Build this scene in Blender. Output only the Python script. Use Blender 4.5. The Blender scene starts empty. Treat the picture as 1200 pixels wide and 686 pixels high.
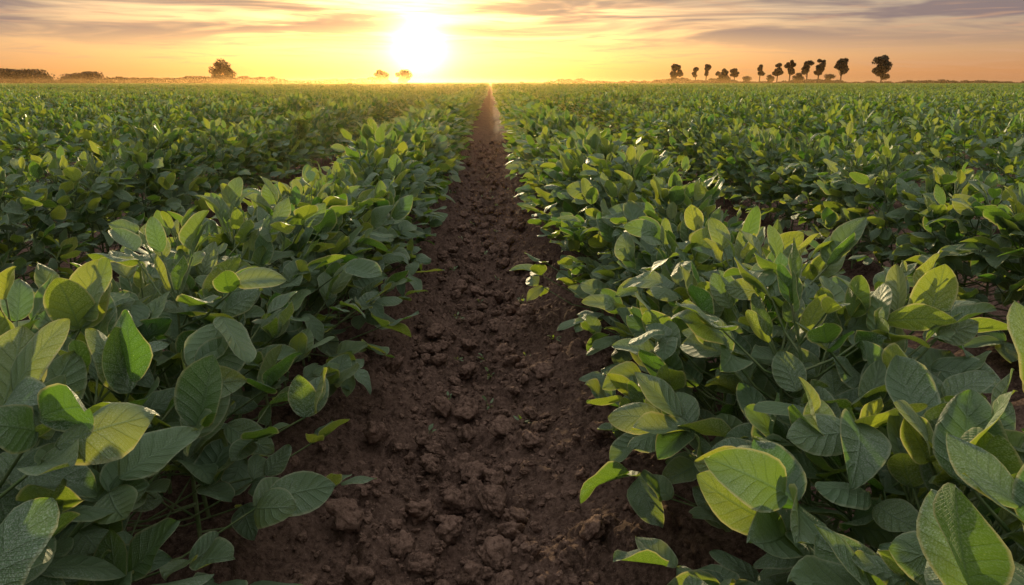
import bpy, math, random
import numpy as np
from mathutils import Vector

R = math.radians
rng = np.random.default_rng(7)
scene = bpy.context.scene
scene.view_settings.view_transform = 'Standard'
scene.view_settings.look = 'None'
scene.view_settings.exposure = 0.0

S = 1.18           # row spacing
CAMH = 0.97
SUN_EL = 7.0
SUN_AZ = -5.6      # degrees from +Y toward +X

# ------------------------------------------------------------------ node helpers
def new_mat(name):
    m = bpy.data.materials.new(name); m.use_nodes = True
    nt = m.node_tree; nt.nodes.clear()
    return m, nt
def N(nt, typ, **kw):
    n = nt.nodes.new(typ)
    for k, v in kw.items(): setattr(n, k, v)
    return n
def setin(nt, sock, v):
    if isinstance(v, bpy.types.NodeSocket): nt.links.new(v, sock)
    else: sock.default_value = v
def M(nt, op, a, b=0.0, c=None, clamp=False):
    n = nt.nodes.new('ShaderNodeMath'); n.operation = op; n.use_clamp = clamp
    setin(nt, n.inputs[0], a); setin(nt, n.inputs[1], b)
    if c is not None: setin(nt, n.inputs[2], c)
    return n.outputs[0]
def MR(nt, v, a, b, c=0.0, d=1.0, smooth=False):
    n = nt.nodes.new('ShaderNodeMapRange'); n.clamp = True
    if smooth: n.interpolation_type = 'SMOOTHSTEP'
    setin(nt, n.inputs[0], v)
    n.inputs[1].default_value = a; n.inputs[2].default_value = b
    n.inputs[3].default_value = c; n.inputs[4].default_value = d
    return n.outputs[0]
def MIX(nt, f, a, b, blend='MIX'):
    n = nt.nodes.new('ShaderNodeMix'); n.data_type = 'RGBA'; n.blend_type = blend
    setin(nt, n.inputs[0], f)
    for s, v in ((n.inputs[6], a), (n.inputs[7], b)):
        if isinstance(v, bpy.types.NodeSocket): nt.links.new(v, s)
        else: s.default_value = (*v, 1.0)
    return n.outputs[2]
def RAMP(nt, f, stops, interp='LINEAR'):
    n = nt.nodes.new('ShaderNodeValToRGB'); cr = n.color_ramp; cr.interpolation = interp
    while len(cr.elements) < len(stops): cr.elements.new(0.5)
    for e, (p, c) in zip(cr.elements, stops):
        e.position = p; e.color = (*c, 1.0)
    setin(nt, n.inputs[0], f)
    return n.outputs[0]
def NOISE(nt, vec, scale, detail=3.0, rough=0.55, dist=0.0):
    n = N(nt, 'ShaderNodeTexNoise'); n.inputs['Scale'].default_value = scale
    n.inputs['Detail'].default_value = detail; n.inputs['Roughness'].default_value = rough
    n.inputs['Distortion'].default_value = dist
    if vec is not None: nt.links.new(vec, n.inputs['Vector'])
    return n.outputs['Fac']

# ------------------------------------------------------------------ materials
def leaf_material(name, detail=True):
    m, nt = new_mat(name)
    out = N(nt, 'ShaderNodeOutputMaterial')
    at = N(nt, 'ShaderNodeAttribute', attribute_name='leafdata')
    sep = N(nt, 'ShaderNodeSeparateColor'); nt.links.new(at.outputs['Color'], sep.inputs[0])
    rnd, young = sep.outputs[0], sep.outputs[1]
    oi = N(nt, 'ShaderNodeObjectInfo')
    r2 = M(nt, 'FRACT', M(nt, 'ADD', rnd, M(nt, 'MULTIPLY', oi.outputs['Random'], 3.7)))
    base = RAMP(nt, r2, [(0.0, (0.024, 0.082, 0.040)), (0.40, (0.040, 0.122, 0.050)),
                         (0.80, (0.066, 0.165, 0.060)), (1.0, (0.115, 0.215, 0.060))])
    base = MIX(nt, young, base, (0.24, 0.30, 0.15))
    trans = RAMP(nt, r2, [(0.0, (0.14, 0.34, 0.02)), (1.0, (0.50, 0.56, 0.04))])
    geo = N(nt, 'ShaderNodeNewGeometry')
    p = N(nt, 'ShaderNodeBsdfPrincipled')
    if detail:
        uv = N(nt, 'ShaderNodeUVMap')
        su = N(nt, 'ShaderNodeSeparateXYZ'); nt.links.new(uv.outputs[0], su.inputs[0])
        au = M(nt, 'MULTIPLY', M(nt, 'ABSOLUTE', M(nt, 'SUBTRACT', su.outputs[0], 0.5)), 2.0)
        tc = N(nt, 'ShaderNodeTexCoord')
        slant = M(nt, 'SUBTRACT', su.outputs[1], M(nt, 'MULTIPLY', M(nt, 'POWER', au, 0.8), 0.26))
        ph = M(nt, 'FRACT', M(nt, 'MULTIPLY', slant, 6.5))
        d = M(nt, 'ABSOLUTE', M(nt, 'SUBTRACT', ph, 0.5))
        lat = MR(nt, d, 0.0, 0.10, 1.0, 0.0, True)
        lat = M(nt, 'MULTIPLY', lat, MR(nt, au, 0.4, 1.0, 1.0, 0.25))
        mid = MR(nt, au, 0.0, 0.08, 1.0, 0.0, True)
        d3 = M(nt, 'ABSOLUTE', M(nt, 'SUBTRACT', M(nt, 'FRACT', M(nt, 'ADD', M(nt, 'MULTIPLY', au, 9.0), M(nt, 'MULTIPLY', su.outputs[1], 17.0))), 0.5))
        d4 = M(nt, 'ABSOLUTE', M(nt, 'SUBTRACT', M(nt, 'FRACT', M(nt, 'SUBTRACT', M(nt, 'MULTIPLY', su.outputs[1], 31.0), M(nt, 'MULTIPLY', au, 4.0))), 0.5))
        net = MR(nt, M(nt, 'MINIMUM', d3, d4), 0.0, 0.16, 1.0, 0.0)
        vein = M(nt, 'MAXIMUM', M(nt, 'MULTIPLY', lat, 0.7), mid)
        puff = M(nt, 'MULTIPLY', M(nt, 'POWER', d, 0.6), MR(nt, au, 0, 0.25, 0.3, 1.0))
        mott = NOISE(nt, tc.outputs['Object'], 30, 3)
        sp = NOISE(nt, tc.outputs['Object'], 560, 1, 0.8)
        patch = NOISE(nt, tc.outputs['Object'], 13, 0)
        base = MIX(nt, MR(nt, mott, 0.40, 0.66, 0.0, 0.5), base, (0.110, 0.205, 0.092))
        base = MIX(nt, M(nt, 'MULTIPLY', vein, 0.60), base, (0.22, 0.35, 0.17))
        base = MIX(nt, M(nt, 'MULTIPLY', net, 0.26), base, (0.19, 0.29, 0.16))
        dust = M(nt, 'MULTIPLY', MR(nt, sp, 0.46, 0.62, 0.0, 1.0), MR(nt, patch, 0.40, 0.60, 0.30, 1.0))
        base = MIX(nt, M(nt, 'MULTIPLY', dust, 0.62), base, (0.50, 0.58, 0.48))
        mg = MR(nt, au, 0.88, 0.98, 0.0, 0.7)  # pale marginal vein, with rim light painted into its colour
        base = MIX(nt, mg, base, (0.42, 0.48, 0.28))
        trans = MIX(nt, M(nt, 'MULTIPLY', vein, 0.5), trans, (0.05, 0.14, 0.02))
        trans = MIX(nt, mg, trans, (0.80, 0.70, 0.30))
        h = M(nt, 'ADD', M(nt, 'MULTIPLY', puff, 1.0), M(nt, 'MULTIPLY', vein, -0.55))
        h = M(nt, 'ADD', h, M(nt, 'MULTIPLY', net, -0.25))
        b = N(nt, 'ShaderNodeBump'); b.inputs['Strength'].default_value = 0.85
        b.inputs['Distance'].default_value = 0.0030
        nt.links.new(h, b.inputs['Height']); nt.links.new(b.outputs[0], p.inputs['Normal'])
        nt.links.new(MR(nt, patch, 0.3, 0.7, 0.44, 0.60), p.inputs['Roughness'])
    else:
        base = MIX(nt, 0.10, base, (0.40, 0.46, 0.36))
        p.inputs['Roughness'].default_value = 0.54
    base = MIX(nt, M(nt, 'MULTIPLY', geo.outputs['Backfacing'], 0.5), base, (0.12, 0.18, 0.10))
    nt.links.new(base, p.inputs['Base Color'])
    p.inputs['Specular IOR Level'].default_value = 0.42
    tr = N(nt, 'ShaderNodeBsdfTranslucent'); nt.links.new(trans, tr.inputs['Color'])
    mx = N(nt, 'ShaderNodeMixShader'); mx.inputs[0].default_value = 0.33
    nt.links.new(p.outputs[0], mx.inputs[1]); nt.links.new(tr.outputs[0], mx.inputs[2])
    nt.links.new(mx.outputs[0], out.inputs['Surface'])
    return m

def simple_mat(name, c1, c2, scale=20, rough=0.8):
    m, nt = new_mat(name)
    out = N(nt, 'ShaderNodeOutputMaterial'); p = N(nt, 'ShaderNodeBsdfPrincipled')
    tc = N(nt, 'ShaderNodeTexCoord')
    n = NOISE(nt, tc.outputs['Object'], scale, 1)
    nt.links.new(MIX(nt, MR(nt, n, 0.35, 0.65), c1, c2), p.inputs['Base Color'])
    p.inputs['Roughness'].default_value = rough
    nt.links.new(p.outputs[0], out.inputs['Surface'])
    return m

def soil_material(name, far_green):
    m, nt = new_mat(name)
    out = N(nt, 'ShaderNodeOutputMaterial'); p = N(nt, 'ShaderNodeBsdfPrincipled')
    geo = N(nt, 'ShaderNodeNewGeometry')
    pos = geo.outputs['Position']
    a = NOISE(nt, pos, 5, 3, 0.6)
    f = NOISE(nt, pos, 80, 4, 0.75)
    g = NOISE(nt, pos, 380, 1, 0.7)
    k = 0.84 if far_green else 1.25
    def c(*v): return tuple(x * k for x in v)
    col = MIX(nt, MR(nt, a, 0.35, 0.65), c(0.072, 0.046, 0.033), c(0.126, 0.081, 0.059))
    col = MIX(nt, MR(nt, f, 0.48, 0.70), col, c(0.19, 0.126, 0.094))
    col = MIX(nt, MR(nt, f, 0.47, 0.32, 0.0, 0.85), col, (0.022, 0.014, 0.011))  # crevice shade painted into the soil colour, in the bump hollows
    col = MIX(nt, MR(nt, g, 0.62, 0.74, 0.0, 0.5), col, (0.27, 0.205, 0.165))
    if far_green:
        ln = N(nt, 'ShaderNodeVectorMath', operation='LENGTH'); nt.links.new(pos, ln.inputs[0])
        col = MIX(nt, MR(nt, ln.outputs['Value'], 190, 240), col, (0.04, 0.062, 0.020))
    nt.links.new(col, p.inputs['Base Color'])
    p.inputs['Roughness'].default_value = 1.0
    p.inputs['Specular IOR Level'].default_value = 0.03
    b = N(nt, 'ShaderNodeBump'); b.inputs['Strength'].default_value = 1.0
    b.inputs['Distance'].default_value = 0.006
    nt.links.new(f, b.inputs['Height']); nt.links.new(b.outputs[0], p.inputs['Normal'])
    nt.links.new(p.outputs[0], out.inputs['Surface'])
    return m

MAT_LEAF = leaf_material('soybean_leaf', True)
MAT_LEAF_FAR = leaf_material('soybean_leaf_simple', False)
MAT_STEM = simple_mat('soybean_stem', (0.07, 0.13, 0.035), (0.15, 0.19, 0.08), 60, 0.6)
MAT_SOIL = soil_material('soil', True)
MAT_CLOD = soil_material('soil_clod', False)
MAT_BARK = simple_mat('bark', (0.030, 0.022, 0.016), (0.06, 0.045, 0.03), 2, 0.9)
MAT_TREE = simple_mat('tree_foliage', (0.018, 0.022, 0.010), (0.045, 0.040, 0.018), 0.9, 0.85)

# ------------------------------------------------------------------ numpy mesh builder
class MB:
    def __init__(s):
        s.v = []; s.f = []; s.uv = []; s.d = []; s.mi = []; s.n = 0
    def add(s, verts, faces, uv=None, data=None, mat=0):
        k = len(verts)
        s.v.append(np.asarray(verts, float))
        s.f.append(np.asarray(faces, int) + s.n)
        s.uv.append(np.zeros((k, 2)) if uv is None else uv)
        dd = np.zeros((k, 4)); dd[:, 3] = 1
        if data is not None: dd[:, :3] = data
        s.d.append(dd); s.mi.append(np.full(len(faces), mat)); s.n += k
    def mesh(s, name, mats, smooth=True):
        V = np.concatenate(s.v); F = np.concatenate(s.f); U = np.concatenate(s.uv); D = np.concatenate(s.d); MI = np.concatenate(s.mi)
        me = bpy.data.meshes.new(name)
        nf = len(F)
        me.vertices.add(len(V)); me.vertices.foreach_set('co', V.astype(np.float32).ravel())
        me.loops.add(nf * 4); me.loops.foreach_set('vertex_index', F.astype(np.int32).ravel())
        me.polygons.add(nf)
        me.polygons.foreach_set('loop_start', np.arange(0, nf * 4, 4, dtype=np.int32))
        me.polygons.foreach_set('loop_total', np.full(nf, 4, dtype=np.int32))
        me.polygons.foreach_set('material_index', MI.astype(np.int32))
        me.update(calc_edges=True)
        me.polygons.foreach_set('use_smooth', np.full(nf, smooth))
        uvl = me.uv_layers.new(name='UVMap')
        uvl.data.foreach_set('uv', U[F.ravel()].astype(np.float32).ravel())
        ca = me.color_attributes.new('leafdata', 'FLOAT_COLOR', 'POINT')
        ca.data.foreach_set('color', D.astype(np.float32).ravel())
        for m in mats: me.materials.append(m)
        me.validate()
        return me

def leaf_template(nu, nv):
    us = np.linspace(-1, 1, nu); vs = np.linspace(0, 1, nv)
    vs = 0.5 - 0.5 * np.cos(np.pi * vs) if nv > 4 else vs
    Vv, Uu = np.meshgrid(vs, us, indexing='ij')
    u = Uu.ravel(); v = Vv.ravel()
    w = np.clip(v, 0.0, 1) ** 0.54 * np.clip(1 - v, 0, 1) ** 0.72
    w = w / w.max(); w = np.maximum(w, 0.012)
    f = []
    for j in range(nv - 1):
        for i in range(nu - 1):
            a = j * nu + i; f.append((a, a + 1, a + nu + 1, a + nu))
    return u, v, w, np.array(f)
TEMPL = {0: leaf_template(7, 12), 1: leaf_template(3, 5), 2: leaf_template(3, 4)}

def norm(a): return a / (np.linalg.norm(a) + 1e-9)
def dirv(az, el):
    return np.array([math.cos(el) * math.cos(az), math.cos(el) * math.sin(az), math.sin(el)])

def add_leaf(mb, pos, az, el, L, roll, lod, young, r, aspect=None, fold=None):
    u, v, w, f = TEMPL[lod]
    fw = dirv(az, el)
    up = np.array([0, 0, 1.0])
    if abs(fw[2]) > 0.95: up = np.array([-math.cos(az), -math.sin(az), 0.2])
    side = norm(np.cross(fw, up)); nrm = np.cross(side, fw)
    side, nrm = side * math.cos(roll) + nrm * math.sin(roll), nrm * math.cos(roll) - side * math.sin(roll)
    hw = (aspect or r.uniform(0.28, 0.36)) * L
    fold = r.uniform(0.08, 0.65) if fold is None else fold
    droop = r.uniform(-0.18, 0.45)
    wave = r.uniform(0.04, 0.18); ph = r.uniform(0, 6.28); asym = r.uniform(-0.12, 0.12)
    au = np.abs(u)
    x = (u + asym * (1 - u * u)) * w * hw
    z = fold * (au ** 1.3) * w * hw - droop * L * v ** 2 - 0.12 * L * (au ** 3) * w * (0.5 + r.uniform(-.5, .8))
    z = z + wave * hw * np.sin(v * 9 + ph + u * 1.6) * au
    x = x + r.uniform(-0.12, 0.12) * L * v ** 2
    y = v * L * (1 - 0.25 * abs(droop) * v)
    P = pos + x[:, None] * side + y[:, None] * fw + z[:, None] * nrm
    uv = np.stack([u * 0.5 + 0.5, v], 1)
    mb.add(P, f[:, ::-1], uv, (r.random(), young, 0.0), 0)

def add_tube(mb, pts, rads, sides, mat=1):
    pts = np.asarray(pts, float); n = len(pts)
    vs = []
    for i in range(n):
        t = norm(pts[min(i + 1, n - 1)] - pts[max(i - 1, 0)])
        a = norm(np.cross(t, [0.31, 0.95, 0.05])); b = np.cross(t, a)
        for k in range(sides):
            an = 2 * math.pi * k / sides
            vs.append(pts[i] + rads[i] * (math.cos(an) * a + math.sin(an) * b))
    f = []
    for i in range(n - 1):
        for k in range(sides):
            k2 = (k + 1) % sides
            f.append((i * sides + k, i * sides + k2, (i + 1) * sides + k2, (i + 1) * sides + k))
    mb.add(np.array(vs), f, None, None, mat)

def add_plant(mb, org, r, lod, H=None, dens=1.0, size=1.0, spread=1.0, outer=0, outk=0.84, ink=1.0):
    H = H or r.uniform(0.37, 0.47)
    n = int(r.integers(13, 17) * dens)
    az0 = r.uniform(0, 6.28)
    lean = np.array([r.uniform(-.09, .09), r.uniform(-.05, .05), 0])
    def stem(t): return org + np.array([0, 0, H * t]) + lean * (t ** 1.5)
    if lod <= 1:
        add_tube(mb, [stem(t) for t in (0, .35, .7, 1)], [.0045, .004, .003, .002], 5 if lod == 0 else 3)
    for i in range(n):
        t = 0.14 + 0.86 * (i + 0.5) / n
        az = az0 + i * 2.4 + r.uniform(-.4, .4)
        base = stem(t)
        ca = math.cos(az) * outer
        sp = spread * (outk if ca > 0.2 else (ink if ca < -0.2 else 1.0))
        plen = sp * (0.27 - 0.17 * t) * r.uniform(0.75, 1.15)
        el = R(14 + 44 * t + r.uniform(-12, 14))
        end = base + dirv(az, el) * plen + np.array([math.cos(az) * 0.055 * sp, 0, 0])
        end[2] = max(end[2], org[2] + 0.07)
        midp = (base + end) / 2 + np.array([0, 0, -0.12 * plen])
        if lod == 0: add_tube(mb, [base, midp, end], [.0026, .0021, .0016], 4)
        elif lod == 1: add_tube(mb, [base, end], [.003, .002], 3)
        L = size * r.uniform(0.070, 0.112) * (1.0 - 0.3 * max(0, t - 0.75) * 4 * r.random())
        le = R(r.normal(4 + 44 * t, 25))
        roll = r.normal(0, 0.45)
        yg = max(0, (t - 0.80) * 1.8) * r.random()
        add_leaf(mb, end + dirv(az, el) * 0.020, az + r.normal(0, .2), le + r.normal(0, .2), L, roll + r.normal(0, .2), lod, yg, r)
        for sgn in (-1, 1):
            if r.random() < 0.06: continue
            add_leaf(mb, end, az + sgn * R(r.uniform(50, 85)), le * 0.8 + r.normal(0, .3), L * r.uniform(.82, .98),
                     roll + sgn * r.normal(-.1, .35), lod, yg, r)
    top = stem(1.0)
    for k in range(int(r.integers(5, 9))):
        a = r.uniform(0, 6.28); e = R(r.uniform(50, 84)); pl = r.uniform(.02, .10)
        q = top + dirv(a, e) * pl
        if lod == 0: add_tube(mb, [top, q], [.002, .0015], 4)
        add_leaf(mb, q, a, e + R(r.uniform(-15, 10)), size * r.uniform(.045, .085), r.normal(0, .6), lod, r.uniform(.2, .95), r,
                 aspect=r.uniform(.20, .30), fold=r.uniform(.4, 1.0))

def make_collection(name): return bpy.data.collections.new(name)
def lib_obj(coll, name, me):
    o = bpy.data.objects.new(name, me); coll.objects.link(o); return o

C_SEG = make_collection('soybean_segments_lib')
for k in range(12):
    mb = MB(); r = np.random.default_rng(200 + k)
    for j in range(9):
        add_plant(mb, np.array([r.normal(0, .02), -0.5 + (j + .5) / 9 + r.uniform(-.03, .03), 0]), r, 1, H=r.uniform(.36, .54), dens=.85, spread=.52)
    lib_obj(C_SEG, f'soybean_segment_{k:02d}', mb.mesh(f'soybean_segment_{k:02d}', [MAT_LEAF_FAR, MAT_STEM]))
C_FAR = make_collection('soybean_far_lib')
for k in range(6):
    mb = MB(); r = np.random.default_rng(300 + k)
    for j in range(12):
        add_plant(mb, np.array([r.normal(0, .03), -1.5 + (j + .5) / 12 * 3 + r.uniform(-.05, .05), 0]), r, 2, H=r.uniform(.34, .60), dens=0.5, size=1.4, spread=.45)
    lib_obj(C_FAR, f'soybean_far_{k:02d}', mb.mesh(f'soybean_far_{k:02d}', [MAT_LEAF_FAR, MAT_STEM]))

# ------------------------------------------------------------------ terrain function
def hash2(ix, iy, s):
    h = (ix.astype(np.int64) * 374761393 + iy.astype(np.int64) * 668265263 + s * 1442695041) & 0xFFFFFFFF
    h = ((h ^ (h >> 13)) * 1274126177) & 0xFFFFFFFF
    h = (h ^ (h >> 16)) & 0xFFFFFFFF
    return h / 4294967295.0
def vnoise(x, y, s):
    ix = np.floor(x); iy = np.floor(y); fx = x - ix; fy = y - iy
    fx = fx * fx * (3 - 2 * fx); fy = fy * fy * (3 - 2 * fy)
    a = hash2(ix, iy, s); b = hash2(ix + 1, iy, s); c = hash2(ix, iy + 1, s); d = hash2(ix + 1, iy + 1, s)
    return (a * (1 - fx) + b * fx) * (1 - fy) + (c * (1 - fx) + d * fx) * fy - 0.5
def clods(x, y, cell, s, rmin, rmax, prob):
    out = np.zeros_like(x)
    wx = x + vnoise(x / cell * 2.3, y / cell * 2.3, s + 5) * cell * 0.45
    wy = y + vnoise(x / cell * 2.3, y / cell * 2.3, s + 6) * cell * 0.45
    ix = np.floor(wx / cell); iy = np.floor(wy / cell)
    for dx in (-1, 0, 1):
        for dy in (-1, 0, 1):
            cx = ix + dx; cy = iy + dy
            px = (cx + hash2(cx, cy, s)) * cell; py = (cy + hash2(cx, cy, s + 1)) * cell
            rr = (rmin + (rmax - rmin) * hash2(cx, cy, s + 2) ** 1.6) * cell
            on = hash2(cx, cy, s + 3) < prob
            d2 = (wx - px) ** 2 + (wy - py) ** 2
            hgt = np.sqrt(np.maximum(rr * rr - d2, 0)) * 1.0
            out = np.maximum(out, np.where(on, hgt, 0))
    return out
def profile(x, y):
    xx = x + 0.02 * np.sin(y * 1.3) + vnoise(x * 0 + 3.3, y * 2.2, 9) * 0.05
    p = 0.065 * (1 - np.cos(2 * np.pi * xx / S))
    d = np.abs(xx - np.round(xx / S) * S)
    p = p - 0.045 * np.exp(-(d / 0.07) ** 2)
    fade = np.clip((14 - np.abs(x)) / 6, 0, 1)
    return p * fade + 0.065 * (1 - fade)
def ground_h(x, y):
    z = profile(x, y)
    near = np.clip((16 - np.hypot(x * 1.5, y)) / 6, 0, 1)
    n = vnoise(x * 6, y * 6, 1) * .045 + vnoise(x * 15, y * 15, 2) * .022 + vnoise(x * 40, y * 40, 3) * .010 + vnoise(x * 95, y * 95, 4) * .006
    c = clods(x, y, .15, 20, .14, .28, .4)
    c = np.maximum(c, clods(x, y, .08, 30, .18, .42, .55))
    c = np.maximum(c, clods(x, y, .045, 50, .2, .46, .65))
    c2 = clods(x, y, .022, 40, .2, .5, .9)
    far_rough = np.clip((y - 8) / 4, 0, 1) * vnoise(x * 9, y * 3.1, 71) * 0.05 * np.clip((14 - np.abs(x)) / 6, 0, 1)
    return z + near * (n + c * 1.05 + c2 * 0.8) + far_rough

def axis(pts):
    return np.concatenate([np.arange(a, b - 1e-6, st) for a, b, st in pts])
xs_c = axis([(-0.5, 0.5, 0.0055)])
xs_r = axis([(0.5, 1.0, .02), (1.0, 8, .05)])
g = [8.0]
while g[-1] < 4000: g.append(g[-1] * 1.12 + 0.1)
xs = np.concatenate([-np.array(g)[::-1], -xs_r[::-1][:-1], [-0.505], xs_c, xs_r, np.array(g)])
xs = np.unique(np.round(xs, 5))
ys = [-4000, -1500, -500, -150, -50, -20, -8, -4, -2, -1, -.5]
y = 0.0
while y < 4000:
    ys.append(y)
    if y < 0.9: y += 0.03
    elif y < 14: y += 0.0058 * max(1, y / 1.6)
    elif y < 60: y += 0.25
    else: y += 0.06 * y
ys = np.array(ys + [4200])
X, Y = np.meshgrid(xs, ys)
Z = ground_h(X.ravel(), Y.ravel())
mb = MB()
nx, ny = len(xs), len(ys)
idx = np.arange(nx * ny).reshape(ny, nx)
F = np.stack([idx[:-1, :-1].ravel(), idx[:-1, 1:].ravel(), idx[1:, 1:].ravel(), idx[1:, :-1].ravel()], 1)
mb.add(np.stack([X.ravel(), Y.ravel(), Z], 1), F)
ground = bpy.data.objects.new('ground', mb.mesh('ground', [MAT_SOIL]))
scene.collection.objects.link(ground)

# ------------------------------------------------------------------ instancer
def make_group(coll):
    ng = bpy.data.node_groups.new('scatter_' + coll.name, 'GeometryNodeTree')
    ng.interface.new_socket('Geometry', in_out='INPUT', socket_type='NodeSocketGeometry')
    ng.interface.new_socket('Geometry', in_out='OUTPUT', socket_type='NodeSocketGeometry')
    gi = ng.nodes.new('NodeGroupInput'); go = ng.nodes.new('NodeGroupOutput')
    ci = ng.nodes.new('GeometryNodeCollectionInfo'); ci.inputs['Collection'].default_value = coll
    ci.inputs['Separate Children'].default_value = True; ci.inputs['Reset Children'].default_value = True
    iop = ng.nodes.new('GeometryNodeInstanceOnPoints'); iop.inputs['Pick Instance'].default_value = True
    def na(nm, ty):
        n = ng.nodes.new('GeometryNodeInputNamedAttribute'); n.data_type = ty; n.inputs['Name'].default_value = nm
        return [o for o in n.outputs if o.enabled][0]
    ng.links.new(gi.outputs[0], iop.inputs['Points'])
    ng.links.new(ci.outputs[0], iop.inputs['Instance'])
    ng.links.new(na('idx', 'INT'), iop.inputs['Instance Index'])
    ng.links.new(na('rot', 'FLOAT_VECTOR'), iop.inputs['Rotation'])
    ng.links.new(na('scl', 'FLOAT_VECTOR'), iop.inputs['Scale'])
    ng.links.new(iop.outputs[0], go.inputs[0])
    return ng
GROUPS = {}
def scatter(name, coll, pts, rots, scls, idxs):
    me = bpy.data.meshes.new(name); n = len(pts)
    me.vertices.add(n); me.vertices.foreach_set('co', np.asarray(pts, np.float32).ravel())
    a = me.attributes.new('rot', 'FLOAT_VECTOR', 'POINT'); a.data.foreach_set('vector', np.asarray(rots, np.float32).ravel())
    a = me.attributes.new('scl', 'FLOAT_VECTOR', 'POINT'); a.data.foreach_set('vector', np.asarray(scls, np.float32).ravel())
    a = me.attributes.new('idx', 'INT', 'POINT'); a.data.foreach_set('value', np.asarray(idxs, np.int32))
    o = bpy.data.objects.new(name, me); scene.collection.objects.link(o)
    if coll.name not in GROUPS: GROUPS[coll.name] = make_group(coll)
    md = o.modifiers.new('scatter', 'NODES'); md.node_group = GROUPS[coll.name]
    return o

def hz(x, y): return profile(np.atleast_1d(np.float64(x)), np.atleast_1d(np.float64(y)))

# near rows: every plant unique, one mesh per row
NEAR_Y = 7.0
for k, side in ((0, -1), (0, 1), (1, -1), (1, 1)):
    xc = side * ((0.5 + k) * S + (0.07 if k == 1 else 0))
    mb = MB(); r = np.random.default_rng(60 + k * 2 + side)
    y0, sp = (-0.3, 0.056) if k == 0 else (0.6, 0.08)
    yy = y0
    while yy < NEAR_Y:
        px = xc + r.normal(0, .045 if k == 0 else .03)
        add_plant(mb, np.array([px, yy + r.uniform(-.03, .03), float(hz(px, yy)[0]) - .015]), r, 0,
                  H=r.uniform(.35, .50) * (1 + .07 * math.sin(yy * 2.1 + side)), size=r.uniform(.90, 1.12),
                  spread=1.0 if k == 0 else .66, outer=side if k == 0 else 0, ink=.95)
        yy += sp
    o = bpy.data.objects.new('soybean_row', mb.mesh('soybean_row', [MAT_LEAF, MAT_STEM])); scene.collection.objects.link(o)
# mid rows
P = []
NR = 60
MID_Y = 36
for k in range(NR):
    for side in (-1, 1):
        xc = side * ((0.5 + k) * S + (0.07 if k >= 1 else 0))
        ys0 = NEAR_Y + 0.4 if k < 2 else 0.0
        for y in np.arange(ys0, MID_Y, 0.97):
            if abs(xc) < 0.92 * y + 4: P.append((xc, y))
P = np.array(P); n = len(P)
P[:, 0] += rng.normal(0, .015, n)
z = hz(P[:, 0], P[:, 1]) - .01
flip = rng.integers(0, 2, n) * math.pi
sc = rng.uniform(.94, 1.08, n)
wx = np.where(np.abs(P[:, 0]) < S, 1.48, 1.0) * rng.uniform(.95, 1.06, n)
scatter('soybean_field', C_SEG, np.column_stack([P, z]), np.stack([np.zeros(n), np.zeros(n), flip + rng.normal(0, .025, n)], 1),
        np.stack([wx, np.full(n, 1.0), sc], 1), rng.integers(0, 12, n))
P = []
for k in range(190):
    for side in (-1, 1):
        xc = side * ((0.5 + k) * S + (0.07 if k >= 1 else 0))
        for y in np.arange(MID_Y + 1, 200, 2.9):
            if abs(xc) < 0.9 * y + 5: P.append((xc, y + (k % 3) * .7))
P = np.array(P); n = len(P)
z = hz(P[:, 0], P[:, 1])
sc = rng.uniform(.9, 1.10, n)
wx = sc * np.where(np.abs(P[:, 0]) < S, 1.7, 1.0)
scatter('soybean_field', C_FAR, np.column_stack([P, z]), np.stack([np.zeros(n), np.zeros(n), rng.integers(0, 2, n) * math.pi], 1),
        np.stack([wx, np.full(n, 1.0), sc], 1), rng.integers(0, 6, n))

# ------------------------------------------------------------------ soil clods
import bmesh
C_CLOD = make_collection('soil_clod_lib')
from mathutils import noise as mnoise
for k in range(12):
    bm = bmesh.new(); bmesh.ops.create_icosphere(bm, subdivisions=4, radius=1.0)
    off = Vector((k * 7.1, k * 3.3, 1.7))
    for v in bm.verts:
        c = v.co.copy()
        d = 1 + 0.45 * mnoise.noise(c * 0.9 + off) + 0.30 * mnoise.noise(c * 2.0 + off) + 0.18 * mnoise.noise(c * 4.5 + off) + .10 * mnoise.noise(c * 10 + off)
        v.co = c * d
        v.co.z *= 0.8
    me = bpy.data.meshes.new(f'clod_{k}'); bm.to_mesh(me); bm.free()
    me.polygons.foreach_set('use_smooth', np.full(len(me.polygons), True))
    me.materials.append(MAT_CLOD)
    lib_obj(C_CLOD, f'soil_clod_{k:02d}', me)
n = 10000
px = rng.normal(0, .20, n); py = 0.7 + 11 * rng.random(n) ** 1.8
sz = 0.0025 + 0.010 * rng.random(n) ** 2.4
big = rng.random(n) < 0.035; sz = np.where(big, rng.uniform(.014, .034, n), sz)
px = np.where(big, px * .8, px)
gh = ground_h(px, py)
pz = np.where(big, profile(px, py) + .03, gh) + sz * 0.3
scatter('soil_clods', C_CLOD, np.column_stack([px, py, pz]), rng.uniform(0, 6.28, (n, 3)) * np.array([.15, .15, 1]),
        np.stack([sz * rng.uniform(.8, 1.3, n), sz, sz * rng.uniform(.7, 1.1, n)], 1), rng.integers(0, 12, n))

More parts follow.
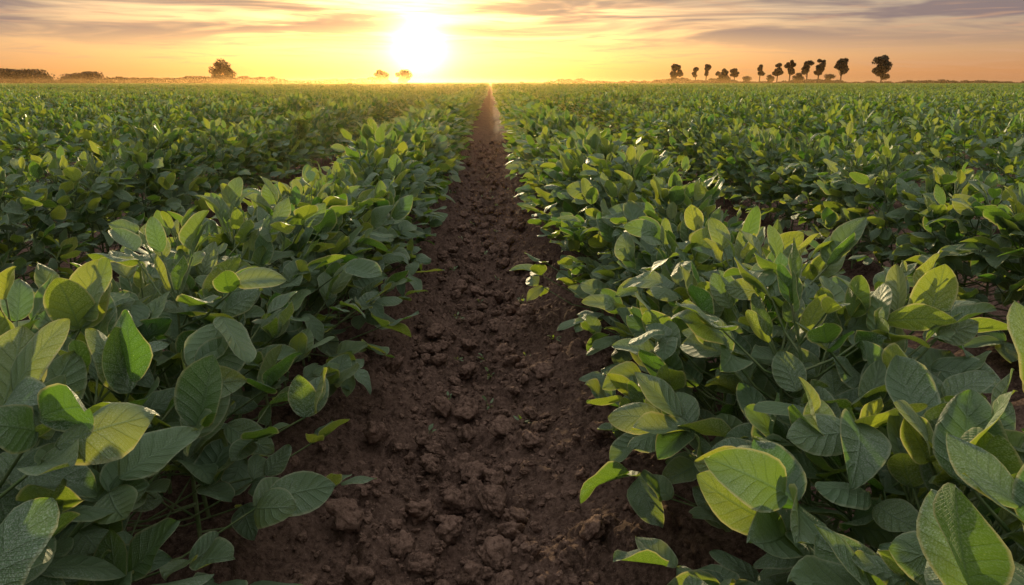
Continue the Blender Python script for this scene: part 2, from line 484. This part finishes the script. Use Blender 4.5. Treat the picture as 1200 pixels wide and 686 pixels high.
# little weeds in the furrow
C_WEED = make_collection('weed_lib')
for k in range(4):
    mb = MB(); r = np.random.default_rng(500 + k)
    for j in range(int(r.integers(4, 8))):
        a = r.uniform(0, 6.28); e = R(r.uniform(15, 70)); q = dirv(a, e) * r.uniform(.005, .02)
        add_tube(mb, [np.zeros(3), q], [.0008, .0006], 4)
        add_leaf(mb, q, a, e - .3, r.uniform(.008, .02), r.normal(0, .3), 1, .4, r, aspect=r.uniform(.15, .3))
    lib_obj(C_WEED, f'weed_{k}', mb.mesh(f'weed_{k}', [MAT_LEAF_FAR, MAT_STEM]))
n = 40
px = rng.normal(0, .14, n); py = 1.7 + 6 * rng.random(n)
pz = ground_h(px, py) - .002
sc = rng.uniform(.9, 1.5, n)
scatter('weed_seedlings', C_WEED, np.column_stack([px, py, pz]), np.stack([np.zeros(n), np.zeros(n), rng.uniform(0, 6.28, n)], 1),
        np.stack([sc, sc, sc], 1), rng.integers(0, 4, n))

# ------------------------------------------------------------------ trees
def add_quads(mb, centers, size, r, mat=0):
    n = len(centers)
    a = r.normal(size=(n, 3)); a /= np.linalg.norm(a, axis=1)[:, None]
    b = np.cross(a, r.normal(size=(n, 3))); b /= np.linalg.norm(b, axis=1)[:, None]
    s = size * r.uniform(.5, 1.2, n)[:, None]
    v = np.stack([centers - a * s, centers + b * s * .6, centers + a * s, centers - b * s * .6], 1).reshape(-1, 3)
    f = np.arange(n * 4).reshape(n, 4)
    mb.add(v, f, None, None, mat)
def build_tree(name, tx, D, H, cw, trunk_frac, seed):
    r = np.random.default_rng(seed); mb = MB()
    tr = 0.022 * H + .05
    lean = r.uniform(-.03, .03) * H
    top = np.array([lean, 0, H * 0.8])
    add_tube(mb, [[0, 0, -.1], [lean * .3, 0, H * trunk_frac * .6], [lean * .6, 0, H * trunk_frac * 1.1], top], [tr * 1.3, tr, tr * .75, tr * .25], 8, 1)
    nc = int(r.integers(14, 19))
    ch = H * (1 - trunk_frac)
    cz = H * trunk_frac + ch * .5
    for i in range(nc):
        a = r.uniform(0, 6.28); q = r.random() ** .6; zz = r.uniform(-.40, .44)
        wr = math.sqrt(max(0.05, 1 - (zz * 1.9) ** 2))
        c = np.array([lean + math.cos(a) * q * cw * .36 * wr, math.sin(a) * q * cw * .36 * wr, cz + zz * ch])
        s0 = np.array([lean * .6, 0, H * trunk_frac * r.uniform(.8, 1.3)])
        add_tube(mb, [s0, (s0 + c) / 2 + [0, 0, -.04 * H], c], [tr * .45, tr * .3, tr * .1], 5, 1)
        cr = cw * r.uniform(.13, .24)
        m = 300
        pts = r.normal(size=(m, 3)); pts /= np.linalg.norm(pts, axis=1)[:, None]
        pts *= (r.random((m, 1)) ** .45) * cr; pts[:, 2] *= .8
        add_quads(mb, c + pts, H * .030 + .05, r)
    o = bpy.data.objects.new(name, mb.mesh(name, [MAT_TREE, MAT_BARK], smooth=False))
    o.location = (tx * D, D, 0.05); scene.collection.objects.link(o)
    return o
TR = [(-.366, 250, 7.8, 9.2, .16), (-.152, 300, 5.6, 7.0, .15), (-.120, 300, 5.8, 8.4, .10),
      (.261, 260, 7.0, 5.4, .28), (.289, 280, 6.4, 3.3, .45), (.3035, 280, 7.6, 3.5, .45), (.325, 270, 5.6, 4.8, .3),
      (.344, 290, 6.6, 4.2, .4), (.380, 280, 7.6, 3.8, .45), (.405, 260, 7.4, 4.4, .42), (.423, 260, 8.6, 4.2, .45),
      (.4475, 260, 8.2, 5.0, .42), (.4635, 260, 9.0, 4.8, .4), (.4966, 250, 8.8, 5.4, .38), (.5546, 250, 10.4, 9.4, .20),
      (.395, 300, 3.8, 4.4, .2), (.435, 290, 4.4, 5.4, .2), (.480, 300, 4.0, 5.4, .2), (.33, 310, 3.6, 6, .15), (.362, 310, 3.2, 6, .15)]
for i, t in enumerate(TR): build_tree('tree', *t, 900 + i)

def build_thicket(name, x0, x1, D, H, seed, dens=10, sz=.35, lo=.62):
    r = np.random.default_rng(seed); mb = MB()
    L = x1 - x0
    n = int(L * dens)
    x = r.uniform(x0, x1, n)
    z0 = np.zeros(n)
    env = H * (lo + (1 - lo) * 2 * (0.55 * vnoise(x / (H * 7), z0 + seed, 3) + .3 * vnoise(x / (H * 1.9), z0 + seed, 4) + .3 * vnoise(x / (H * .6), z0 + seed, 5) ))
    edge = np.clip(np.minimum(x - x0, x1 - x) / (H * .5), 0.0, 1) ** .5
    z = r.random(n) ** .8 * np.maximum(env, 0.15 * H) * edge
    yy = D + r.normal(0, H * .4, n)
    add_quads(mb, np.stack([x, yy, z], 1), sz, r)
    for i in range(int(L / 6) + 1):
        bx = r.uniform(x0, x1)
        add_tube(mb, [[bx, D, -.1], [bx + .3, D, H * .4]], [.15, .06], 5, 1)
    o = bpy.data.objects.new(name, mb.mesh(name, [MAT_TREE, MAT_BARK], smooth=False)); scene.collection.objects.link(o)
build_thicket('tree_thicket', -175, -151, 250, 5.8, 11, 240, .4, .75)
build_thicket('tree_thicket', -147, -133, 250, 6.0, 12, 260, .4, .75)
build_thicket('distant_treeline', -420, -62, 450, 5.4, 13, 90, .6, .55)
build_thicket('distant_treeline', 20, 480, 520, 4.8, 14, 80, .6, .45)

# ------------------------------------------------------------------ evening haze over the far field (real volume)
def haze_box(x0, x1, y0, y1, z0, z1, dens):
    mb = MB()
    v = [(x, y, z) for z in (z0, z1) for y in (y0, y1) for x in (x0, x1)]
    f = [(0, 2, 3, 1), (4, 5, 7, 6), (0, 1, 5, 4), (2, 6, 7, 3), (0, 4, 6, 2), (1, 3, 7, 5)]
    mb.add(np.array(v, float), f)
    m, nt = new_mat('evening_haze')
    out = N(nt, 'ShaderNodeOutputMaterial'); vs = N(nt, 'ShaderNodeVolumeScatter')
    vs.inputs['Color'].default_value = (1, .58, .22, 1); vs.inputs['Density'].default_value = dens; vs.inputs['Anisotropy'].default_value = 0.84
    nt.links.new(vs.outputs[0], out.inputs['Volume'])
    o = bpy.data.objects.new('evening_haze', mb.mesh('evening_haze', [m], smooth=False)); scene.collection.objects.link(o)
haze_box(-500, 500, 3.0, 245, -2, 1.8, 0.0010)

# ------------------------------------------------------------------ sun
se, sa = R(SUN_EL), R(SUN_AZ)
sdir = Vector((math.cos(se) * math.sin(sa), math.cos(se) * math.cos(sa), math.sin(se)))
ld = bpy.data.lights.new('sun', 'SUN'); ld.energy = 5.0; ld.angle = R(0.6); ld.color = (1.0, 0.78, 0.44)
lo = bpy.data.objects.new('sun', ld); scene.collection.objects.link(lo)
lo.rotation_euler = (-sdir).to_track_quat('-Z', 'Y').to_euler(); lo.location = (-20, 200, 15)

# ------------------------------------------------------------------ world
w = bpy.data.worlds.new('World'); scene.world = w; w.use_nodes = True
nt = w.node_tree; nt.nodes.clear()
out = N(nt, 'ShaderNodeOutputWorld'); bg = N(nt, 'ShaderNodeBackground')
sky = N(nt, 'ShaderNodeTexSky'); sky.sky_type = 'NISHITA'; sky.sun_disc = False
sky.sun_elevation = se; sky.sun_rotation = sa; sky.dust_density = 3.0; sky.air_density = 1.2
tc = N(nt, 'ShaderNodeTexCoord'); gen = tc.outputs['Generated']
sx = N(nt, 'ShaderNodeSeparateXYZ'); nt.links.new(gen, sx.inputs[0])
z = sx.outputs[2]
dot = N(nt, 'ShaderNodeVectorMath', operation='DOT_PRODUCT'); nt.links.new(gen, dot.inputs[0])
vis = Vector((math.cos(R(2.7)) * math.sin(sa), math.cos(R(2.7)) * math.cos(sa), math.sin(R(2.7))))
dot.inputs[1].default_value = vis
ang = M(nt, 'ARCCOSINE', M(nt, 'MINIMUM', dot.outputs['Value'], 0.999999))
zz = M(nt, 'POWER', M(nt, 'MAXIMUM', z, 0.0), 0.5)
grad = RAMP(nt, zz, [(0.0, (0.48, 0.20, 0.10)), (0.12, (0.52, 0.235, 0.11)), (0.20, (0.42, 0.25, 0.165)), (0.28, (0.24, 0.195, 0.205)),
                     (0.42, (0.22, 0.21, 0.25)), (0.65, (0.68, 0.69, 0.72)), (1.0, (2.2, 2.2, 2.25))])
mp = N(nt, 'ShaderNodeMapping'); mp.inputs['Scale'].default_value = (2.6, 2.6, 30); mp.inputs['Rotation'].default_value = (0.0, 0.02, 0)
nt.links.new(gen, mp.inputs[0])
c1 = NOISE(nt, mp.outputs[0], 1.3, 4, 0.55, 0.6)
mp2 = N(nt, 'ShaderNodeMapping'); mp2.inputs['Scale'].default_value = (6, 6, 90); mp2.inputs['Location'].default_value = (4, 2, 1)
nt.links.new(gen, mp2.inputs[0])
c2 = NOISE(nt, mp2.outputs[0], 1.5, 4, 0.6, 0.8)
def glow(sig, pw, c, amp):
    g = M(nt, 'EXPONENT', M(nt, 'MULTIPLY', M(nt, 'POWER', M(nt, 'DIVIDE', ang, sig), pw), -1.0))
    m = N(nt, 'ShaderNodeVectorMath', operation='SCALE'); m.inputs[0].default_value = [k * amp for k in c]
    nt.links.new(g, m.inputs['Scale']); return m.outputs[0]
def ADD(a, b):
    m = N(nt, 'ShaderNodeVectorMath', operation='ADD'); nt.links.new(a, m.inputs[0]); nt.links.new(b, m.inputs[1]); return m.outputs[0]
col = grad
ns = N(nt, 'ShaderNodeVectorMath', operation='SCALE'); nt.links.new(sky.outputs[0], ns.inputs[0]); ns.inputs['Scale'].default_value = 0.05
col = ADD(col, ns.outputs[0])
col = ADD(col, glow(0.36, 1.4, (1.0, 0.38, 0.04), 0.20))
band = MR(nt, z, 0.028, 0.075, 0.0, 1.0, True)
cm = M(nt, 'MULTIPLY', MR(nt, c1, 0.38, 0.58, 0.0, 1.0, True), band)
col = MIX(nt, M(nt, 'MULTIPLY', cm, 0.82), col, (0.235, 0.175, 0.185))
lm = M(nt, 'MULTIPLY', MR(nt, c2, 0.50, 0.70, 0.0, 1.0, True), MR(nt, z, 0.01, 0.05, 0.15, 0.5))
col = MIX(nt, lm, col, (0.70, 0.40, 0.24))
col = ADD(col, glow(0.085, 1.3, (1.0, 0.46, 0.08), 0.65))
col = ADD(col, glow(0.018, 1.0, (1.0, 0.80, 0.42), 9.0))
nt.links.new(col, bg.inputs['Color']); bg.inputs['Strength'].default_value = 1.0
nt.links.new(bg.outputs[0], out.inputs['Surface'])

# ------------------------------------------------------------------ camera
cd = bpy.data.cameras.new('camera'); cd.lens = 24; cd.sensor_width = 36; cd.clip_start = 0.02; cd.clip_end = 10000
co = bpy.data.objects.new('camera', cd); scene.collection.objects.link(co)
co.location = (0.05, 0, CAMH + 0.02); co.rotation_euler = (R(90 - 17.1), 0, R(-1.71))
scene.camera = co
